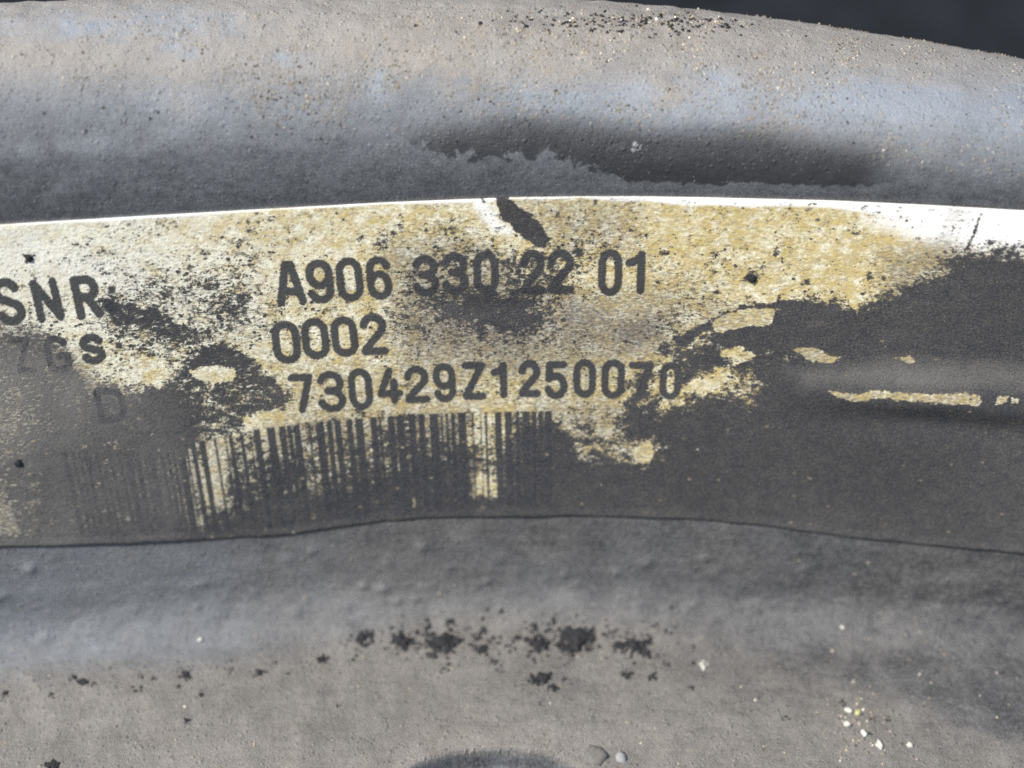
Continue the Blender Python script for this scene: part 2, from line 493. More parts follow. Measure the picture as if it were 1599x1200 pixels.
# ------------------------------------------------------------------ object helpers
def link_mesh(name, V, F, mat, parent=None, smooth=True):
    me = bpy.data.meshes.new(name)
    V = np.asarray(V, float).reshape(-1, 3) * S
    me.from_pydata(V.tolist(), [], F if isinstance(F, list) else F.tolist())
    if smooth:
        me.polygons.foreach_set('use_smooth', [True] * len(me.polygons))
    me.materials.append(mat)
    o = bpy.data.objects.new(name, me)
    scene.collection.objects.link(o)
    if parent:
        o.parent = parent
    return o

def add_attr(o, name, arr):
    a = o.data.attributes.new(name, 'FLOAT', 'POINT')
    a.data.foreach_set('value', np.ascontiguousarray(arr, dtype=np.float32).ravel())

def add_vec(o, name, arr):
    a = o.data.attributes.new(name, 'FLOAT_VECTOR', 'POINT')
    a.data.foreach_set('vector', np.ascontiguousarray(arr, dtype=np.float32).ravel())

def quad_faces(nu, nv):
    i = np.arange(nu - 1)[:, None]; j = np.arange(nv - 1)[None]
    a = (i * nv + j).ravel()
    return np.stack([a, a + nv, a + nv + 1, a + 1], -1)

def tag(o, label, cat, group=None):
    o['label'] = label; o['category'] = cat
    if group: o['group'] = group

# ------------------------------------------------------------------ ground
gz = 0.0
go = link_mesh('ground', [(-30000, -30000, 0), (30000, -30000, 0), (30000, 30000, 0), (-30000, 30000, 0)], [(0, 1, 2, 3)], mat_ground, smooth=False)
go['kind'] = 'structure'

# ------------------------------------------------------------------ control arm
arm = bpy.data.objects.new('control_arm', None)
scene.collection.objects.link(arm)
arm.empty_display_size = 0.02
arm.location = (0, 0, LIFT * S)
tag(arm, 'dusty black steel suspension arm with rounded rim and worn yellowed part number sticker', 'car part')

x, yv = PX, PY
# dust: how much pale dust lies on the paint
dust = np.zeros(SS.shape); bare = np.zeros(SS.shape); cool = np.zeros(SS.shape)
wob = 22 * fbm(SS, AA, 180, 4, 50)
jj = np.arange(SS.shape[1])[None]
is_rim = jj > i_w
# rim
lift_l = 25 * sstep(600, 0, x)
rim_d = 0.25 + 0.67 * sstep(262, 80, yv + wob + 0.06 * (800 - x) - 10) 
rim_c = np.clip(0.95 * sstep(60, 190, yv + wob * 1.3), 0, 1)
patch_top = np.interp(x, [0, 560, 640, 800, 1000, 1200, 1400, 1600], [400, 240, 205, 185, 195, 205, 240, 250])
patch_bot = np.interp(x, [500, 560, 640, 700, 800, 850, 930, 980, 1100, 1200, 1300, 1390, 1420], [222, 226, 232, 240, 246, 240, 262, 283, 288, 287, 291, 290, 268])
nb = 9 * fbm(SS, AA, 34, 4, 52, 0.7)
pm = sstep(-22, 26, yv - patch_top + wob * 0.6) * sstep(520, 720, x) * sstep(1450, 1330, x + wob)
bare = np.clip(pm, 0, 1) * is_rim
edge_px = np.clip(patch_bot - yv, -40, 40) * (1 + 2.2 * sstep(900, 1020, x)) - 30 * sstep(700, 560, x)
pm2 = sstep(-20, 20, yv - 245 + wob) * sstep(8, -8, yv - 310 + nb) * sstep(1500, 1600, x)
# pale scuffs on the rim
for (sx, sy, rx, ry, am) in [(60, 235, 110, 16, .22), (190, 222, 90, 16, .22), (330, 195, 120, 30, .14), (270, 165, 30, 28, .12), (588, 130, 12, 45, .22), (1120, 150, 45, 35, .16),
                             (1010, 165, 60, 30, .1), (1350, 155, 80, 30, .16), (1430, 180, 60, 30, .12), (1590, 190, 40, 40, .14), (280, 80, 40, 14, .14), (455, 90, 40, 12, .14),
                             (1440, 150, 30, 14, .15), (850, 165, 60, 20, .10), (200, 40, 200, 30, .1)]:
    q = np.exp(-((x - sx) / rx) ** 2 - ((yv - sy) / ry) ** 2) * (1 + 1.1 * fbm(SS, AA, 26, 3, 55))
    rim_d += am * q * (yv < 300); rim_c = np.clip(rim_c + q * 0.8, 0, 1)
rim_d -= 0.25 * np.exp(-((x - 1000) / 260) ** 2 - ((yv - 28) / 18) ** 2) * np.clip(0.4 + 1.6 * fbm(SS, AA, 40, 4, 56), 0, 2)
rim_d += 0.16 * sstep(650, 60, x) * sstep(260, 130, yv)
# caked warm dust where the sand has settled
for (sx, sy, rx, ry) in [(285, 160, 26, 28), (400, 160, 34, 26), (520, 172, 36, 26), (725, 135, 50, 40), (640, 100, 60, 20), (1050, 150, 60, 30), (1210, 210, 60, 24), (1400, 225, 70, 26), (850, 110, 60, 24)]:
    q = np.exp(-((x - sx) / rx) ** 2 - ((yv - sy) / ry) ** 2) * np.clip(0.6 + 1.6 * fbm(SS, AA, 22, 4, 61, 0.7), 0, 1.6) * (yv < 300)
    rim_d += 0.12 * q; rim_c = np.clip(rim_c - 0.6 * q, 0, 1)
# wall
wal_d = 0.265 + 0.06 * fbm(SS, AA, 120, 4, 57) + 0.09 * sstep(500, 60, x) - 0.06 * sstep(600, 900, x) - 0.03 * sstep(900, 1500, x)
wal_d += 0.06 * sstep(840, 880, yv) * sstep(1300, 900, x)
wal_c = np.clip(0.45 * sstep(650, 250, x) + 0.42 + 0.3 * fbm(SS, AA, 150, 3, 58), 0, 1)
# flange
crease = np.interp(x, [-200, 0, 200, 400, 560, 700, 900, 1050, 1200, 1300, 1400, 1500, 1700], [1075, 1052, 1040, 1025, 985, 965, 960, 985, 1030, 1055, 1080, 1120, 1180])
fm = sstep(-26, 34, yv - crease + wob * 0.6)
flg_d = wal_d + fm * (0.12 + 0.07 * fbm(SS, AA, 140, 4, 59)) + 0.12 * sstep(1060, 1180, yv) * fm
flg_d -= 0.05 * sstep(1350, 1600, x) + 0.13 * np.exp(-((x - 70) / 130) ** 2 - ((yv - 1190) / 40) ** 2) + 0.13 * np.exp(-((x - 540) / 90) ** 2 - ((yv - 1145) / 28) ** 2)
flg_d += 0.14 * np.exp(-((x - 1340) / 60) ** 2 - ((yv - 1125) / 50) ** 2) + 0.12 * np.exp(-((x - 850) / 160) ** 2 - ((yv - 1152) / 18) ** 2)
flg_d = flg_d * (1 - 0.55 * sstep(1.03, 0.93, hol))  # shade inside the hollow put into the dust colour, darker and bluer
flg_c = np.clip(wal_c * (1 - 0.9 * fm), 0, 1)
flg_c = np.clip(flg_c + 0.8 * sstep(1.03, 0.93, hol), 0, 1)
for (sx, sy, rx, ry, am) in [(70, 925, 60, 12, .10), (140, 915, 50, 9, .10), (150, 1012, 16, 8, .2), (300, 912, 22, 6, .18), (290, 872, 22, 8, .12), (1170, 940, 22, 6, .15),
                             (1490, 900, 60, 10, .12), (1380, 1000, 60, 20, .05), (880, 935, 40, 20, .10)]:
    flg_d += am * np.exp(-((x - sx) / rx) ** 2 - ((yv - sy) / ry) ** 2)
dust = np.where(is_rim, rim_d, flg_d)
cool = np.where(is_rim, rim_c, flg_c)
dust += 0.06 * fbm(SS, AA, 45, 4, 60)
surfv = np.stack([SS, AA, 0 * AA], -1)

def arm_part(name, j0, j1, label=None):
    P = full[:, j0:j1 + 1]
    o = link_mesh(name, P, quad_faces(P.shape[0], P.shape[1]), mat_paint, arm)
    add_attr(o, 'dust', np.clip(dust[:, j0:j1 + 1], 0.0, 1)); add_attr(o, 'cool', cool[:, j0:j1 + 1])
    add_attr(o, 'bare', bare[:, j0:j1 + 1]); add_attr(o, 'edge', edge_px[:, j0:j1 + 1]); add_vec(o, 'surf', surfv[:, j0:j1 + 1])
    if label: o['label'] = label
    return o
arm_part('flange', 0, i_f, 'flat lower flange under beige dust')
arm_part('side_wall', i_f, i_w, 'steep dark grey side wall behind the sticker')
arm_part('rolled_rim', i_w, full.shape[1] - 1, 'rounded upper rim with beige dust on its crown')

# ------------------------------------------------------------------ sticker
NSU, NSV = 760, 270
su = np.linspace(-1020, 1020, NSU)
tb, tt = t_bot(su), t_top(su)
q = np.linspace(0, 1, NSV)
jag = 1.4 * fbm(su, 0 * su, 30, 3, 70)
T = (tb + jag)[:, None] + (tt - 2.0 - tb - jag)[:, None] * q[None]
U = np.repeat(su[:, None], NSV, 1)
yz = T[..., None] * WDIR
X, Y = bend(U, yz[..., 0])
PS = np.stack([X, Y, yz[..., 1]], -1)
fade = sstep(tt[:, None], tt[:, None] - 12, T)
PS = PS + grid_normals(PS) * (wall_disp(U, T) * fade)[..., None]
NS = grid_normals(PS)
lift = 2.6 + 1.3 * fbm(U, T, 90, 3, 71)
# the lower edge lifts a little from the steel here and there
lift += sstep(16, 0, T - tb[:, None]) * (1.5 + 2.5 * np.clip(fbm(U, T, 240, 2, 72), 0, 1))
PT = PS + NS * lift[..., None]
sx, sy, _ = project(PT)

# print: strokes of each glyph in a unit box, y up
def arcpts(cx, cy, rx, ry, a0, a1, n=9):
    return [(cx + rx * math.cos(math.radians(a)), cy + ry * math.sin(math.radians(a))) for a in np.linspace(a0, a1, n)]
oval = arcpts(.5, .74, .5, .26, 180, 0) + arcpts(.5, .26, .5, .26, 0, -180) + [(0, .74)]
GL = {
 '0': [oval],
 '1': [[(.78, 0), (.78, 1)], [(.78, .97), (.55, .83), (.12, .76)]],
 '2': [arcpts(.5, .73, .48, .27, 175, -30) + [(.03, .06), (.0, 0), (1, 0)]],
 '3': [arcpts(.48, .75, .48, .25, 160, -80) , [(.32, .53), (.52, .53)], arcpts(.48, .26, .52, .26, 85, -165)],
 '4': [[(1, .22), (0, .22), (.52, 1)], [(.72, .0), (.72, .62)]],
 '5': [[(.95, 1), (.1, 1), (.05, .55)], [(.05, .55)] + arcpts(.48, .33, .52, .32, 120, -160)],
 '6': [[(.0, .3), (.0, .72)] + arcpts(.5, .74, .5, .26, 180, 20), arcpts(.5, .33, .5, .28, 180, 0) + arcpts(.5, .26, .5, .26, 0, -180)],
 '7': [[(0, 1), (1, 1), (.42, 0)]],
 '9': [[(1., .7), (1., .28)] + arcpts(.5, .26, .5, .26, 0, -160), arcpts(.5, .67, .5, .28, 0, -180) + arcpts(.5, .74, .5, .26, 180, 0)],
 'A': [[(0, 0), (.38, 1), (.62, 1), (1, 0)], [(.16, .27), (.84, .27)]],
 'Z': [[(0, 1), (1, 1), (0, 0), (1, 0)]],
 'N': [[(0, 0), (0, 1), (1, 0), (1, 1)]],
 'S': [arcpts(.5, .76, .48, .24, 15, 200) + [(.12, .60), (.88, .40)] + arcpts(.5, .24, .5, .24, 20, -165)],
 'R': [[(0, 0), (0, 1), (.55, 1)] + arcpts(.55, .75, .42, .25, 90, -90) + [(0, .5)], [(.5, .5), (.95, .0)]],
 'G': [arcpts(.5, .74, .48, .26, 20, 180) + arcpts(.5, .26, .5, .26, 180, 360) + [(1, .45), (.55, .45)]],
 'D': [[(0, 0), (0, 1), (.5, 1)] + arcpts(.5, .7, .5, .3, 90, 0) + arcpts(.5, .3, .5, .3, 0, -90) + [(0, 0)]],
}
glyphs = [
 ('A', 429, 476, 407, 478, 13), ('9', 478, 521, 405, 475, 13), ('0', 525, 567, 402, 472, 12.5), ('6', 572, 612, 400, 469, 12.5),
 ('3', 644, 686, 398, 464, 12.5), ('3', 690, 732, 394, 461, 12.5), ('0', 739, 779, 392, 460, 12.5),
 ('2', 812, 852, 390, 460, 12.5), ('2', 854, 897, 389, 459, 12.5), ('0', 934, 972, 389, 463, 12.5), ('1', 972, 1014, 391, 460, 13),
 ('0', 425, 469, 501, 569, 12.5), ('0', 471, 514, 497, 562, 12.5), ('0', 517, 559, 494, 558, 12.5), ('2', 562, 605, 489, 555, 12.5),
 ('7', 452, 491, 584, 646, 12), ('3', 496, 540, 579, 645, 12), ('0', 544, 582, 575, 641, 11.5), ('4', 588, 629, 574, 631, 12), ('2', 631, 671, 571, 630, 12),
 ('9', 676, 712, 567, 629, 11.5), ('Z', 721, 759, 565, 625, 12), ('1', 764, 797, 565, 623, 12), ('2', 809, 845, 562, 621, 12), ('5', 850, 887, 564, 625, 12),
 ('0', 895, 931, 561, 622, 11.5), ('0', 939, 976, 561, 624, 11.5), ('7', 981, 1020, 565, 625, 12), ('0', 1030, 1064, 566, 625, 11),
 ('S', -10, 36, 434, 509, 14), ('N', 52, 95, 435, 503, 13), ('R', 114, 158, 430, 499, 14),
 ('Z', 20, 52, 527, 583, 9), ('G', 70, 110, 524, 584, 11), ('S', 125, 164, 521, 570, 13), ('D', 150, 196, 606, 660, 10),
]
ink = np.full(sx.shape, 60.0)
def put_stroke(mask, xs, ys, pts, hw):
    for (a, b) in zip(pts[:-1], pts[1:]):
        ink[mask] = np.minimum(ink[mask], seg_d(xs, ys, a[0], a[1], b[0], b[1]) - hw)
for (ch, x0, x1, y0, y1, w) in glyphs:
    cx = (x0 + x1) / 2
    lean = (880 - cx) / 3300.0
    bslope = -(860 - cx) / 7000.0 * 0.95
    hw = w / 2
    mask = (sx > x0 - 60) & (sx < x1 + 60) & (sy > y0 - 40) & (sy < y1 + 40)
    xs, ys = sx[mask], sy[mask]
    def mp(p):
        u = x0 + hw + (x1 - x0 - w) * p[0]
        v = y1 - hw - (y1 - y0 - w) * p[1]
        return (u + lean * (v - (y0 + y1) / 2), v + bslope * (u - cx) * 1.0)
    for st_ in GL[ch]:
        put_stroke(mask, xs, ys, [mp(p) for p in st_], hw)
for (dx, dy, r_) in [(175, 453, 7), (172, 480, 8), (186, 540, 6)]:
    ink = np.minimum(ink, np.maximum(np.abs(sx - dx), np.abs(sy - dy)) - r_ * .8)
# barcode: solid band of bars with pale gaps left between them
bx = sx - (880 - sx) / 3300.0 * (sy - 690)          # undo the fan of the bars
btop = np.interp(bx, [270, 300, 400, 460, 560, 640, 720, 860, 900], [700, 692, 671, 664, 654, 648, 645, 642, 642])
bbot = np.interp(bx, [270, 400, 600, 760, 900], [838, 828, 806, 792, 780])
gaps = [(291, 297), (304, 311), (320, 334), (338, 351), (354, 358), (364, 376), (381, 391), (393, 398), (408, 419), (432, 438), (448, 451), (458, 461), (471, 484), (487, 496), (508, 513),
        (521, 525), (535, 544), (553, 557), (570, 581), (591, 594), (598, 608), (618, 622), (633, 641), (651, 656), (665, 673), (686, 690), (693, 698), (702, 706), (712, 717), (729, 738),
        (741, 751), (753, 758), (762, 774), (784, 789), (800, 806), (812, 816), (828, 831), (838, 841), (848, 851)]
gsd = np.full(sx.shape, 50.0)
for (a, b) in gaps:
    gsd = np.minimum(gsd, np.abs(bx - (a + b) / 2) - (b - a) / 2)
band = np.maximum(np.maximum(btop - sy, sy - bbot), np.maximum(288 - bx, bx - 862))
bars = np.maximum(band, -gsd * 1.0)
ink = np.minimum(ink, bars)
# bars left of these, nearly lost under grime
gx, k_ = 92.0, 0
left_sd = np.full(sx.shape, 50.0)
rb = random.Random(77)
while gx < 286:
    w_ = rb.choice([4, 5, 8, 11]); gw = rb.choice([4, 5, 7, 10])
    left_sd = np.minimum(left_sd, np.abs(bx - gx - w_ / 2) - w_ / 2)
    gx += w_ + gw
band2 = np.maximum(np.maximum(706 - sy, sy - 836), np.maximum(90 - bx, bx - 290))
ink = np.minimum(ink, np.maximum(band2, left_sd))

# dirt and stains
D = np.full(sx.shape, -0.80)
D += 0.38 * fbm(U, T, 75, 4, 80) + 0.52 * fbm(U * 0.6, T, 26, 5, 81, 0.72)
nx_ = sx + 7 * fbm(U, T, 30, 4, 82, 0.65); ny_ = sy + 6 * fbm(U, T, 30, 4, 83, 0.65)
fx_ = sx + 26 * fbm(U, T, 60, 5, 84, 0.7); fy_ = sy + 20 * fbm(U, T, 60, 5, 85, 0.7)
ox_, oy_ = nx_, ny_
nx_, ny_ = fx_, fy_
def blot(poly, soft, amp):
    global D
    D = D + amp * region(nx_, ny_, poly, soft)
blot([(2600, 400), (1600, 396), (1545, 392), (1500, 402), (1470, 428), (1430, 442), (1395, 454), (1345, 464), (1300, 472), (1250, 478), (1215, 482), (1190, 506), (1120, 517), (1105, 530),
      (1060, 545), (1050, 562), (1075, 590), (1130, 590), (1060, 628), (1010, 645), (985, 668), (1020, 690), (1000, 726), (930, 720), (860, 735), (800, 765), (775, 786), (740, 800), (600, 805),
      (560, 830), (560, 920), (2600, 920)], 36, 2.15)
blot([(-1500, 862), (0, 842), (300, 826), (450, 806), (600, 792), (760, 784), (760, 920), (-1500, 920)], 12, 1.5)
blot([(-1500, 512), (60, 518), (105, 545), (150, 600), (230, 612), (290, 640), (300, 690), (290, 870), (-1500, 880)], 42, 1.15)
blot([(90, 560), (150, 590), (215, 600), (290, 620), (300, 860), (100, 870), (60, 760), (60, 640)], 25, 0.35)
blot([(786, 665), (870, 655), (900, 700), (900, 830), (780, 830), (772, 720)], 12, 0.9)
blot([(-1500, 640), (40, 650), (20, 720), (-1500, 700)], 30, -0.5)
blot([(240, 430), (330, 420), (372, 440), (395, 478), (380, 500), (345, 545), (250, 585), (180, 560), (160, 500), (165, 462)], 26, 0.55)
blot([(130, 340), (440, 325), (430, 400), (470, 520), (250, 590), (130, 520)], 50, 0.26)
blot([(700, 330), (1150, 330), (1200, 470), (1060, 560), (600, 570), (420, 500), (600, 400)], 60, 0.16)
blot([(150, 470), (200, 474), (260, 495), (330, 520), (320, 548), (240, 520), (180, 495)], 10, 0.45)
blot([(350, 470), (385, 470), (390, 490), (360, 500), (340, 490)], 8, 0.6)
nx_, ny_ = ox_, oy_
blot([(345, 536), (372, 546), (400, 570), (456, 612), (442, 640), (400, 655), (380, 690), (300, 700), (250, 690), (220, 640), (226, 606), (255, 590), (285, 578), (300, 552)], 9, 1.35)
blot([(1050, 530), (1110, 497), (1160, 479), (1212, 470), (1262, 468), (1262, 482), (1205, 480), (1140, 489), (1110, 503), (1070, 538)], 4, 1.4)
blot([(1120, 519), (1205, 506), (1212, 486), (1262, 476), (1310, 478), (1300, 545), (1200, 540), (1130, 536)], 6, 1.2)
blot([(770, 300), (792, 304), (815, 325), (842, 355), (857, 372), (850, 385), (835, 381), (808, 362), (788, 345)], 3, 2.4)
blot([(745, 300), (758, 300), (760, 316), (750, 318)], 3, 1.2)
blot([(632, 310), (616, 345), (584, 375), (588, 398), (612, 382), (630, 350)], 8, 0.85)
blot([(640, 462), (760, 452), (830, 462), (905, 500), (800, 500), (700, 490)], 20, 0.28)
blot([(690, 470), (740, 455), (800, 470), (850, 490), (840, 522), (790, 535), (740, 522), (680, 500)], 28, 0.72)
blot([(600, 480), (700, 455), (860, 470), (900, 520), (840, 556), (700, 550), (610, 530)], 40, 0.38)
blot([(610, 425), (700, 375), (790, 375), (930, 400), (930, 470), (800, 480), (640, 470)], 30, 0.22)
blot([(830, 318), (1000, 318), (1010, 380), (880, 400)], 40, 0.15)
blot([(770, 470), (820, 470), (840, 500), (815, 530), (775, 515)], 10, 0.45)
blot([(775, 400), (850, 385), (905, 420), (885, 462), (830, 470), (790, 450)], 14, 0.5)
blot([(600, 420), (660, 410), (760, 380), (780, 392), (700, 412), (640, 432)], 12, 0.35)
blot([(975, 600), (1004, 568), (1064, 565), (1092, 590), (1046, 612), (1026, 640), (1014, 684), (990, 664), (970, 632)], 9, 1.0)
blot([(1024, 556), (1075, 552), (1080, 640), (1024, 640)], 14, -0.55)
blot([(958, 590), (970, 590), (976, 612), (962, 610)], 4, 0.9)
blot([(546, 640), (566, 634), (575, 660), (566, 700), (545, 690)], 7, 1.0)
blot([(855, 650), (990, 640), (1000, 720), (860, 735)], 20, 0.60)
blot([(860, 672), (920, 670), (935, 690), (860, 705)], 8, 0.5)
blot([(1020, 495), (1075, 480), (1080, 510), (1035, 520)], 15, 0.25)
fr = (sy - btop) / (bbot - btop)
Db = -0.55 + 1.35 * np.clip(fr, -0.1, 1.2) + 0.95 * fbm(U, T * 0.75, 34, 4, 88, 0.65)
Db += 0.40 * region(sx, sy, [(555, 690), (690, 680), (735, 690), (730, 800), (560, 810)], 25) + 0.75 * sstep(765, 800, bx) * sstep(655, 690, sy)
Db -= 0.55 * region(sx, sy, [(316, 690), (352, 690), (356, 785), (326, 790)], 10) + 0.25 * region(sx, sy, [(290, 700), (360, 690), (372, 800), (300, 810)], 14)
Db += 0.12
Db -= 0.38 * region(sx, sy, [(728, 665), (766, 665), (778, 780), (733, 780)], 8) * (1 - 0.8 * region(sx, sy, [(720, 700), (790, 695), (790, 738), (720, 738)], 8))
bm_ = sstep(-0.06, 0.04, fr) * sstep(286, 300, bx) * sstep(862, 852, bx) * sstep(1.1, 0.98, fr)
D = D * (1 - bm_) + Db * bm_
# scraped-clean flakes
for poly, soft, amp in [
  ([(297, 577), (330, 574), (366, 575), (367, 586), (345, 596), (310, 592)], 4, -2.6),
  ([(1237, 548), (1262, 541), (1290, 550), (1311, 560), (1300, 567), (1262, 562)], 5, -3.0),
  ([(1399, 561), (1415, 555), (1431, 560), (1420, 567)], 5, -3.0),
  ([(1296, 612), (1340, 615), (1400, 611), (1450, 616), (1512, 611), (1512, 630), (1490, 631), (1440, 627), (1380, 622), (1340, 625), (1310, 620)], 6, -3.0),
  ([(1516, 616), (1530, 616), (1529, 634), (1514, 634)], 4, -2.7), ([(1558, 620), (1572, 618), (1571, 630), (1558, 631)], 4, -2.7), ([(1578, 622), (1592, 622), (1590, 630), (1578, 631)], 3, -2.0),
  ([(1600, 622), (1680, 630), (1680, 640), (1600, 634)], 4, -2.3),
  ([(1113, 500), (1140, 490), (1200, 480), (1211, 487), (1207, 502), (1150, 512), (1117, 516)], 4, -2.6),
  ([(994, 722), (1000, 700), (1012, 692), (1021, 712), (1012, 725)], 4, -2.3),
  ([(1125, 548), (1160, 540), (1175, 556), (1150, 566), (1125, 562)], 8, -1.7),
  ([(1080, 585), (1120, 575), (1170, 585), (1200, 600), (1180, 640), (1120, 625), (1085, 605)], 20, -1.25),
  ([(1318, 440), (1338, 440), (1342, 470), (1340, 495), (1328, 470)], 4, -1.4),
  ([(1150, 548), (1200, 540), (1250, 500), (1300, 500), (1230, 560), (1160, 575)], 30, -0.85),
  ([(737, 746), (776, 744), (778, 776), (742, 774)], 9, -0.8),
  ([(640, 778), (652, 776), (655, 792), (645, 794)], 3, -1.7),
  ([(118, 545), (126, 560), (150, 616), (140, 616), (122, 575)], 5, -2.7),
  ([(215, 562), (240, 560), (266, 590), (250, 606), (225, 590)], 10, -2.0),
  ([(-100, 770), (14, 790), (24, 830), (-10, 838), (-100, 850)], 10, -2.0),
  ([(378, 650), (440, 636), (440, 668), (380, 672)], 7, -1.1),
  ([(320, 690), (352, 690), (352, 790), (326, 790)], 8, -0.5),
]:
    blot(poly, soft, amp)
for (dx, dy, r_, am) in [(45, 402, 8, 2), (1173, 434, 9, 2.4), (565, 372, 6, 1.2), (170, 478, 12, 1.2), (240, 488, 9, 1.1), (1036, 547, 9, 1.4), (1170, 465, 5, 1.4), (1120, 455, 4, 1), (1380, 435, 4, 1.2),
                         (1213, 390, 4, 1.3), (930, 318, 5, 1.1), (1034, 318, 4, 1), (520, 655, 4, 1), (1357, 432, 6, 1.3), (1260, 442, 5, 1.2), (1285, 386, 6, .9), (1335, 360, 9, .8), (707, 345, 4, 1),
                         (28, 722, 9, 1.5), (60, 800, 5, .8), (68, 550, 5, 1.2), (120, 383, 6, .6), (1035, 396, 6, 1.2), (905, 398, 7, 1), (1005, 435, 4, .8), (1520, 360, 4, .9)]:
    D = D + am * np.exp(-(((nx_ * .4 + sx * .6) - dx) ** 2 + ((ny_ * .4 + sy * .6) - dy) ** 2) / (r_ * r_))
# thin dark scratch by the right end
D += 1.3 * sstep(3.5, 0.5, seg_d(nx_ * .5 + sx * .5, ny_ * .5 + sy * .5, 1532, 334, 1510, 388)) + 0.9 * sstep(3, 0.5, seg_d(nx_, ny_, 1492, 322, 1484, 390)) * (0.6 + fbm(U, T, 14, 3, 90))
D += 0.8 * sstep(3, 0.5, seg_d(nx_, ny_, 1212, 345, 1226, 436)) * (0.5 + fbm(U, T, 14, 3, 91))

tone = 0.03 + 0.12 * fbm(U, T, 140, 3, 96)
tone += 0.36 * region(sx, sy, [(-1500, 500), (60, 515), (110, 560), (100, 640), (90, 700), (110, 870), (-1500, 880)], 50)
tone += 0.22 * region(sx, sy, [(-1500, 560), (20, 570), (50, 640), (40, 720), (-1500, 740)], 40)
tone += 0.26 * region(sx, sy, [(-1500, 500), (50, 515), (100, 560), (210, 600), (200, 640), (60, 700), (-1500, 880)], 50)
tone += 0.20 * region(sx, sy, [(90, 560), (290, 610), (290, 850), (90, 860)], 30)
tone += 0.16 * region(sx, sy, [(80, 570), (230, 600), (290, 700), (290, 800), (100, 820)], 40)
tone += 0.48 * region(nx_, ny_, [(1230, 578), (1400, 566), (2600, 575), (2600, 612), (1400, 604), (1260, 606)], 22)
tone += 0.08 * sstep(740, 850, sy) * sstep(850, 1000, sx)
tone -= 0.12 * region(nx_, ny_, [(1290, 632), (1600, 640), (2600, 650), (2600, 700), (1300, 650)], 20)  # shadow below the ridge, painted by darkening the dirt tone
film = np.zeros(sx.shape)
for poly, soft, amp in [
  ([(-1500, 505), (50, 515), (105, 545), (160, 600), (290, 640), (305, 860), (-1500, 880)], 22, 0.85),
  ([(620, 470), (800, 440), (960, 480), (1050, 500), (1000, 560), (800, 570), (640, 560), (600, 520)], 50, 0.75),
  ([(600, 370), (720, 360), (800, 400), (800, 440), (640, 470), (600, 430)], 35, 0.5),
  ([(820, 310), (1000, 310), (1000, 400), (860, 400)], 40, 0.42),
  ([(1000, 420), (1100, 440), (1150, 500), (1060, 560), (980, 540), (980, 460)], 40, 0.3),
  ([(430, 560), (700, 545), (960, 560), (960, 650), (430, 680)], 40, 0.25),
  ([(290, 680), (740, 640), (740, 790), (290, 840)], 25, 0.4),
  ([(880, 465), (960, 470), (950, 505), (880, 500)], 15, 0.25),
  ([(1370, 395), (1480, 370), (1520, 400), (1480, 480), (1380, 470)], 25, 0.55),
  ([(1470, 318), (1510, 318), (1500, 350), (1475, 352)], 12, 0.25),
  ([(840, 630), (1010, 630), (1010, 730), (840, 740)], 25, 0.4),
  ([(200, 420), (400, 430), (400, 560), (180, 560)], 50, 0.22),
]:
    film += amp * region(nx_, ny_, poly, soft)
film += 0.45 * region(sx, sy, [(1225, 535), (2600, 535), (2600, 660), (1225, 660)], 5) + 0.2 * region(sx, sy, [(1100, 470), (1215, 470), (1215, 520), (1100, 525)], 8)
film = np.clip(film + 0.08 * fbm(U, T, 60, 3, 93) * (film > .02), 0, 0.95)

yel = np.interp(sx, [-100, 0, 250, 420, 600, 900, 1100, 1400, 1600], [0.06, 0.09, 0.18, 0.42, 0.56, 0.70, 0.78, 0.84, 0.6]) + 0.08 + 0.18 * fbm(U, T, 120, 3, 94)
yel += 0.25 * region(sx, sy, [(230, 310), (440, 300), (440, 400), (350, 400), (240, 370)], 40)
yel += 0.15 * region(sx, sy, [(440, 560), (520, 640), (400, 690), (340, 600)], 30)
edge_d = tt[:, None] - T
wid = np.interp(sx, [0, 300, 600, 900, 1050, 1300, 1400, 1600], [3, 4, 4, 5, 13, 12, 22, 60]) + 4 * fbm(U, T, 50, 3, 95)
wht = 1.0 * sstep(wid + 3, wid - 3, edge_d)
wht += 0.9 * region(nx_, ny_, [(1350, 340), (1420, 318), (2600, 318), (2600, 410), (1600, 398), (1520, 394), (1480, 386), (1410, 370)], 18)
wht += 0.9 * region(nx_, ny_, [(735, 310), (760, 312), (785, 345), (800, 368), (770, 362), (745, 335)], 10)
wht += 0.25 * region(nx_, ny_, [(0, 360), (200, 400), (240, 470), (60, 430), (0, 420)], 30)
wht += 0.22 * sstep(620, 250, sx) * sstep(560, 500, sy)

# closed sheet: face, skirt and back
F = quad_faces(NSU, NSV).tolist()
base_n = NSU * NSV
rim_idx = [i * NSV for i in range(NSU)] + [(NSU - 1) * NSV + j for j in range(1, NSV)] + [i * NSV + NSV - 1 for i in range(NSU - 2, -1, -1)] + [j for j in range(NSV - 2, 0, -1)]
PTf = PT.reshape(-1, 3)
skirt = (PS + NS * 0.2).reshape(-1, 3)[rim_idx]
V = np.concatenate([PTf, skirt])
nr = len(rim_idx)
for k in range(nr):
    k2 = (k + 1) % nr
    F.append((rim_idx[k2], rim_idx[k], base_n + k, base_n + k2))
stk = link_mesh('sticker', V, F, mat_sticker, arm)
stk['label'] = 'yellowed part number sticker with black digits and smeared barcode'
ext = lambda a: np.concatenate([a.ravel(), a.ravel()[rim_idx]])
D_top = D.copy(); D_top[:, -2:] -= 0.6
for k, a in (('ink', np.clip(ink, -20, 20)), ('dirt', np.clip(D_top, -2, 2)), ('film', film), ('tone', np.clip(tone, 0, 1)), ('yellow', yel), ('white', np.clip(wht, 0, 1))):
    add_attr(stk, k, ext(a))
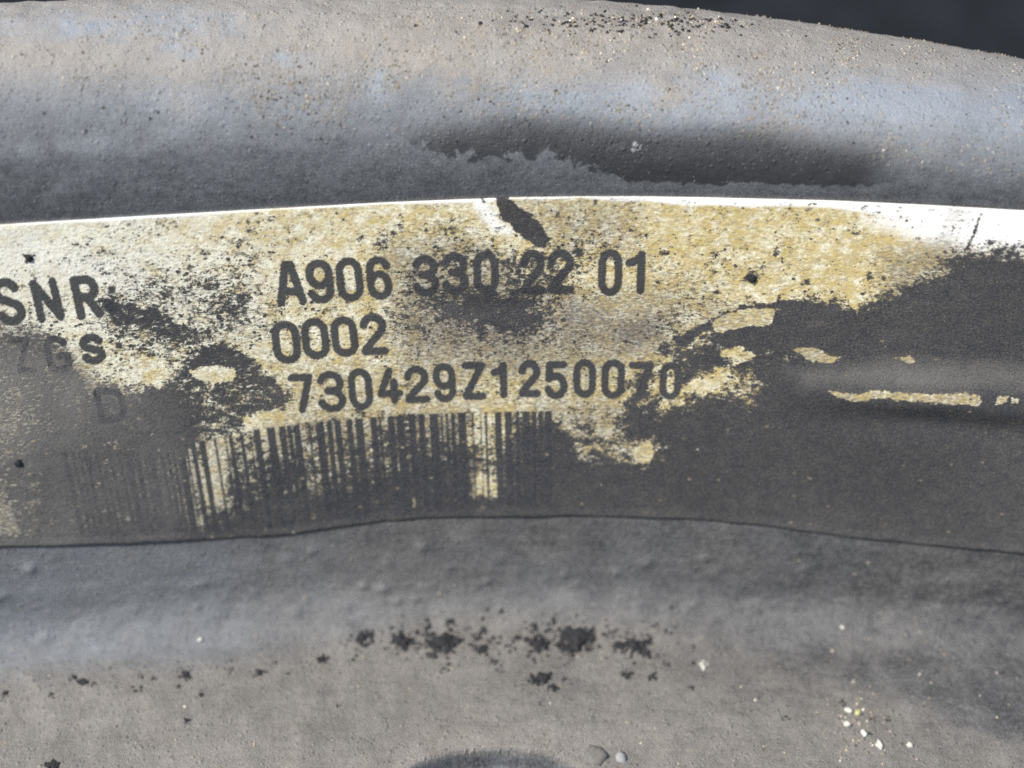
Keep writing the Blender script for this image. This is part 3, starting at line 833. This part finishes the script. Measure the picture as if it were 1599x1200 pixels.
sv_ = np.stack([U, T, 0 * T], -1).reshape(-1, 3)
add_vec(stk, 'surf', np.concatenate([sv_, sv_[rim_idx]]))

# ------------------------------------------------------------------ loose dirt and stones
def basis(n):
    n = n / np.linalg.norm(n)
    a = np.array([1.0, 0, 0])
    e1 = a - n * np.dot(a, n); e1 /= np.linalg.norm(e1)
    return e1, np.cross(n, e1), n

def lump_mesh(name, r, lobes, seed, mat, rough=0.35, sx_=1.0, sy_=1.0, hz=0.7, sub=2):
    """an irregular crumb: several overlapping knobbly lobes, fused in one mesh; base at z = 0"""
    rnd = random.Random(seed)
    bm = bmesh.new()
    for k in range(lobes):
        if k == 0 and lobes > 0:
            c = Vector((0, 0, 0)); rr = r * (1.0 if lobes == 1 else 0.66)
        else:
            a = rnd.uniform(0, 6.283); dd_ = r * rnd.uniform(0.45, 0.85)
            c = Vector((math.cos(a) * dd_, math.sin(a) * dd_, rnd.uniform(-.1, .1) * r)); rr = r * rnd.uniform(0.22, 0.45)
        res = bmesh.ops.create_icosphere(bm, subdivisions=sub, radius=1)
        off = Vector((rnd.uniform(0, 99), rnd.uniform(0, 99), rnd.uniform(0, 99)))
        ex, ey = rnd.uniform(.75, 1.3), rnd.uniform(.75, 1.3)
        for v in res['verts']:
            p = v.co.copy()
            f = 1 + rough * mnoise.noise(p * 1.5 + off) + rough * 0.8 * mnoise.noise(p * 3.6 + off)
            p *= f
            v.co = Vector((p.x * rr * ex * sx_ + c.x * sx_, p.y * rr * ey * sy_ + c.y * sy_, max(p.z * rr * hz, -0.25 * rr) + 0.15 * rr + c.z * .3))
    for v in bm.verts:
        v.co *= S
    me = bpy.data.meshes.new(name)
    bm.to_mesh(me); bm.free()
    me.polygons.foreach_set('use_smooth', [sub > 1] * len(me.polygons))
    me.materials.append(mat)
    return me

def clump_mesh(name, r, n, seed, mat, sx_, sy_):
    """a caked crumb: many small angular bits stuck together"""
    rnd = random.Random(seed)
    bm = bmesh.new()
    for k in range(n):
        a = rnd.uniform(0, 6.283); q = r * 1.2 * rnd.random() ** 0.75
        rr = r * rnd.uniform(0.14, 0.32) * (1.2 - 0.6 * q / r) + 0.8
        c = Vector((math.cos(a) * q * sx_, math.sin(a) * q * sy_, rr * 0.3 + (1 - q / r) * r * 0.22 * rnd.random()))
        res = bmesh.ops.create_icosphere(bm, subdivisions=1, radius=1)
        e = Vector((rnd.uniform(.6, 1.5), rnd.uniform(.6, 1.5), rnd.uniform(.5, 1.0)))
        for v in res['verts']:
            p = v.co * rnd.uniform(0.7, 1.25)
            v.co = Vector((p.x * e.x, p.y * e.y, p.z * e.z)) * rr + c
    for v in bm.verts:
        v.co *= S
    me = bpy.data.meshes.new(name)
    bm.to_mesh(me); bm.free()
    me.materials.append(mat)
    return me

def place(name, me, px, py, rot=0.0, sink=0.0, on_sticker=False):
    P, n = surf(px, py)
    e1, e2, n = basis(n)
    P = P + n * ((4.0 if on_sticker else 0.0) - sink)
    o = bpy.data.objects.new(name, me)
    scene.collection.objects.link(o)
    from mathutils import Matrix
    R = Matrix(((e1[0], e2[0], n[0]), (e1[1], e2[1], n[1]), (e1[2], e2[2], n[2]))) @ Matrix.Rotation(rot, 3, 'Z')
    o.matrix_world = Matrix.Translation(Vector(P * S) + Vector((0, 0, LIFT * S))) @ R.to_4x4()
    return o

GR = 'dark dirt crumbs along the dusty flange'
big = [
 (570, 998, 13, 3, 1.0, 1.0, 'dark dirt crumb at the left end of the thick crumb row'),
 (628, 1002, 17, 5, 1.15, .9, 'ragged dark crumb just left of the spiky dirt clump'),
 (690, 1004, 22, 7, 1.15, .8, 'spiky black dirt clump with upward prongs in the crumb row'),
 (668, 980, 10, 2, .6, 1.5, 'upright left prong crumb above the spiky dirt clump'),
 (703, 974, 10, 2, .6, 1.6, 'upright right prong crumb above the spiky dirt clump'),
 (675, 1024, 8, 1, 1.3, .8, 'small oval crumb below the spiky dirt clump'),
 (750, 991, 10, 2, .7, 1.2, 'upper crumb of the trio right of the spiky dirt clump'),
 (752, 1015, 10, 3, 1.1, .8, 'lower crumb of the trio right of the spiky dirt clump'),
 (775, 1003, 10, 1, .7, 1.3, 'right crumb of the trio right of the spiky dirt clump'),
 (838, 1006, 17, 4, 1.1, .9, 'lumpy dark crumb just left of the largest dirt clump'),
 (833, 981, 8, 2, .7, 1.3, 'narrow crumb above the lumpy crumb left of the largest clump'),
 (897, 1000, 26, 8, 1.1, .85, 'largest black dirt clump in the crumb row on the flange'),
 (920, 988, 10, 2, .8, 1.2, 'crumb stuck on the right shoulder of the largest dirt clump'),
 (969, 1010, 11, 3, 1.1, .8, 'left crumb of the chained crumbs at the row end'),
 (991, 1011, 14, 5, 1.0, .9, 'middle crumb of the chained crumbs at the row end'),
 (1010, 1003, 9, 2, .8, 1.3, 'raised right crumb of the chained crumbs at the row end'),
 (1010, 1023, 8, 2, .8, 1.1, 'crumb hanging below the right end of the chained crumbs'),
 (846, 1060, 15, 4, 1.2, .8, 'large dark crumb lying apart below the crumb row'),
 (863, 1074, 8, 2, 1.2, .8, 'small crumb touching lower right of the crumb lying apart'),
 (128, 1064, 13, 2, 1.5, .55, 'long slanted dark crumb on the left part of the flange'),
 (291, 1056, 10, 2, 1, .9, 'round dark crumb on the left part of the flange'),
 (78, 1196, 13, 3, 1.3, .7, 'dark crumb at the bottom edge near the left corner'),
 (503, 1028, 9, 2, 1, 1.1, 'greenish grey crumb left of the thick crumb row'),
 (979, 1054, 9, 2, 1.1, .9, 'left crumb of the pair below the chained crumbs'),
 (1020, 1058, 8, 2, .9, 1.1, 'right crumb of the pair below the chained crumbs'),
]
for k, (cx, cy, r_, lb, ax, ay, lab) in enumerate(big):
    o = place('dirt_crumb', clump_mesh('dirt_crumb', r_ * 1.05, lb * 6 + 5, 100 + k, mat_crumb, ax, ay), cx, cy, random.uniform(-.3, .3) if lb < 3 else 0)
    tag(o, lab, 'dirt crumb', GR)
small = [(738, 1008, 6), (693, 1046, 7), (771, 1033, 6), (785, 1050, 5), (806, 995, 9), (893, 1024, 6), (950, 1000, 4), (952, 988, 4), (1025, 977, 6), (1027, 1025, 5), (1040, 1038, 6), (879, 1063, 6),
         (1081, 1037, 6), (1081, 1075, 6), (841, 1100, 5), (8, 1083, 7), (80, 1087, 7), (212, 1078, 8), (219, 1058, 5), (237, 1062, 6), (313, 1085, 7), (290, 1125, 6), (363, 1047, 7), (405, 1051, 9),
         (528, 1103, 5), (1227, 1121, 6), (1317, 1098, 6), (1384, 1126, 6), (760, 952, 5), (782, 955, 6), (866, 958, 4), (1083, 1010, 4), (650, 1015, 6), (712, 988, 5), (660, 1008, 7), (725, 985, 5), (795, 1018, 4),
         (278, 1073, 5), (395, 1055, 5), (450, 1052, 4), (430, 1035, 5)]
pool = [clump_mesh('dirt_crumb', 8.0, 4 + 2 * (k % 3), 300 + k, mat_crumb, 1.1, 0.9) for k in range(8)]
for k, (cx, cy, r_) in enumerate(small):
    o = place('dirt_crumb', pool[k % 8], cx, cy, random.uniform(0, 6.28))
    o.scale = (r_ * 1.05 / 8,) * 3
    tag(o, 'tiny dark dirt crumb scattered loose on the dusty flange around the larger crumbs', 'dirt crumb', 'tiny dirt crumbs on the flange')
dots = [(45, 402, 8, 'black tar dot on the pale sticker corner above the letters SNR'), (1173, 434, 9, 'black tar dot on the yellow sticker right of the digits 01'),
        (28, 722, 8, 'black tar dot on the grimy brown left part of the sticker')]
for k, (cx, cy, r_, lab) in enumerate(dots):
    o = place('tar_dot', lump_mesh('tar_dot', r_, 2, 500 + k, mat_crumb, .3, 1, 1, .35), cx, cy, 0, 0, True)
    tag(o, lab, 'tar dot', 'tar dots on the sticker')
stones = [
 (930, 1182, 15, mat_pebble, 'pebble', 'round grey pebble at the bottom edge beside the dark hollow', 'pebble'),
 (969, 1182, 11, mat_chalk, 'stone_chip', 'pale flat chip right of the round grey pebble', 'chip'),
 (1097, 1040, 8, mat_pale, 'paint_chip', 'whitish chip on the flange right of the dirt crumb row', 'chip'),
 (991, 226, 9, mat_chalk, 'grit_lump', 'pale grey lump stuck on the dark bare patch of the rim', 'lump'),
 (1340, 1114, 6, mat_yel, 'sand_grain', 'yellow sand grain at the top of the pale grain cluster', 'sand grain'),
 (1323, 1131, 5, mat_pale, 'sand_grain', 'small pale grain on the left side of the grain cluster', 'sand grain'),
 (1325, 1110, 5, mat_pale, 'sand_grain', 'small pale grain next to the yellow sand grain', 'sand grain'),
 (1350, 1146, 6, mat_pale, 'sand_grain', 'elongated pale grain in the middle of the grain cluster', 'sand grain'),
 (1374, 1165, 7, mat_pale, 'sand_grain', 'bright white grain at the lower end of the grain cluster', 'sand grain'),
 (1421, 1164, 6, mat_pale, 'sand_grain', 'bright white grain apart on the right of the grain cluster', 'sand grain'),
 (313, 1000, 4, mat_pale, 'sand_grain', 'tiny white grain on the bluish wall foot above left flange', 'sand grain'),
 (1316, 980, 3.4, mat_pale, 'sand_grain', 'tiny white grain below the sticker right of centre', 'sand grain'),
]
for k, (cx, cy, r_, mt, nm, lab, cat) in enumerate(stones):
    o = place(nm, clump_mesh(nm, r_, 14, 700 + k, mt, 1, 1) if nm in ('grit_lump', 'paint_chip') else lump_mesh(nm, r_, 1, 700 + k, mt, (.8 if nm != 'pebble' else .6), 1, 1, .75 if nm != 'paint_chip' else .3), cx, cy, random.uniform(0, 3), 6.0 if nm in ('pebble', 'stone_chip') else 0.0)
    tag(o, lab, cat)

# grit too fine to count: one mesh of small angular grains
tet = np.array([(1, 0, -.4), (-.5, .87, -.4), (-.5, -.87, -.4), (.2, .1, .9), (.5, .7, .3), (-.8, .1, .3)])
tetF = [(0, 2, 1), (0, 1, 4), (4, 1, 5), (1, 2, 5), (0, 4, 3), (4, 5, 3), (5, 2, 3), (2, 0, 3)]
def grit(name, pts, mat):
    V, F = [], []
    for (cx, cy, r_) in pts:
        P, n = surf(cx, cy)
        e1, e2, n = basis(n)
        a = random.uniform(0, 6.28); ca, sa = math.cos(a), math.sin(a)
        B = np.array([e1 * ca + e2 * sa, -e1 * sa + e2 * ca, n])
        q = tet * np.array([random.uniform(.6, 1.2), random.uniform(.6, 1.2), random.uniform(.4, .9)]) * r_
        b = len(V)
        V.extend((P + q @ B + n * 0.2 * r_).tolist())
        F.extend([(i + b, j + b, k + b) for i, j, k in tetF])
    o = link_mesh(name, V, F, mat, None, smooth=False)
    o.location = (0, 0, LIFT * S)
    o['kind'] = 'stuff'
    return o
pts = []
while len(pts) < 4200:
    cx, cy = random.uniform(-60, 1660), random.gauss(105, 75)
    lim = np.interp(cx, [0, 300, 560, 640, 800, 1100, 1300, 1600], [150, 190, 215, 205, 190, 210, 250, 290])
    if cy < 12 or cy > lim: continue
    nz = float(fbm(np.array([cx]), np.array([cy]), 60, 3, 120)[0])
    dens = (0.35 + 0.65 * min(1, max(0, (cx - 100) / 700))) * (0.25 + 2.6 * nz)
    if random.random() > dens: continue
    pts.append((cx, cy, random.choice([.8, .9, 1.0, 1.1, 1.3, 1.5, 1.9, 2.5]) * random.uniform(.8, 1.2)))
for _ in range(160):
    pts.append((random.gauss(1010, 110), random.gauss(32, 10), random.uniform(1.6, 4.2)))
o = grit('rim_grit', [p for p in pts if p[1] > 6], mat_grit)
o['label'] = 'fine tan and dark grit sprinkled over the rounded rim'
pts = []
while len(pts) < 420:
    cx, cy = random.uniform(-40, 1640), random.uniform(870, 1215)
    if random.random() < 0.6 and cy < 985: continue
    pts.append((cx, cy, random.choice([1.2, 1.5, 1.9, 2.5]) * random.uniform(.7, 1.2)))
for _ in range(70):
    pts.append((random.gauss(1345, 26), random.gauss(1130, 28), random.uniform(1.5, 3.5)))
o = grit('flange_grit', pts, mat_grit)
o['label'] = 'fine grit lying in the dust of the lower flange'

pts = []
for _ in range(420):
    cx = random.choice([570, 628, 690, 690, 750, 838, 897, 897, 985, 985, 850]) + random.gauss(0, 34)
    pts.append((cx, 1003 + random.gauss(0, 17), random.choice([1.2, 1.6, 2.2, 3.2, 4.0])))
for _ in range(160):
    cx = random.uniform(0, 520)
    pts.append((cx, np.interp(cx, [0, 520], [1078, 1030]) + random.gauss(0, 14), random.choice([1.0, 1.3, 1.7, 2.2])))
for _ in range(90):
    pts.append((random.gauss(860, 70), random.gauss(1060, 14), random.choice([1.0, 1.4, 1.9])))
o = grit('dirt_fines', pts, mat_crumb)
o['label'] = 'fine black dirt scattered between the crumbs on the flange'
pts = []
for _ in range(260):
    pts.append((random.gauss(1000, 120), random.gauss(34, 11), random.choice([1.5, 2.2, 3.0, 4.2])))
for _ in range(120):
    pts.append((random.uniform(0, 1590), random.uniform(30, 230), random.choice([1.0, 1.4, 1.9, 2.6])))
pts = [p for p in pts if p[1] > np.interp(p[0], [0, 850, 1100, 1350, 1600], [24, 14, 24, 52, 105])]
o = grit('rim_dirt', pts, mat_crumb)
o['label'] = 'dark dirt grains scattered over the rounded rim'
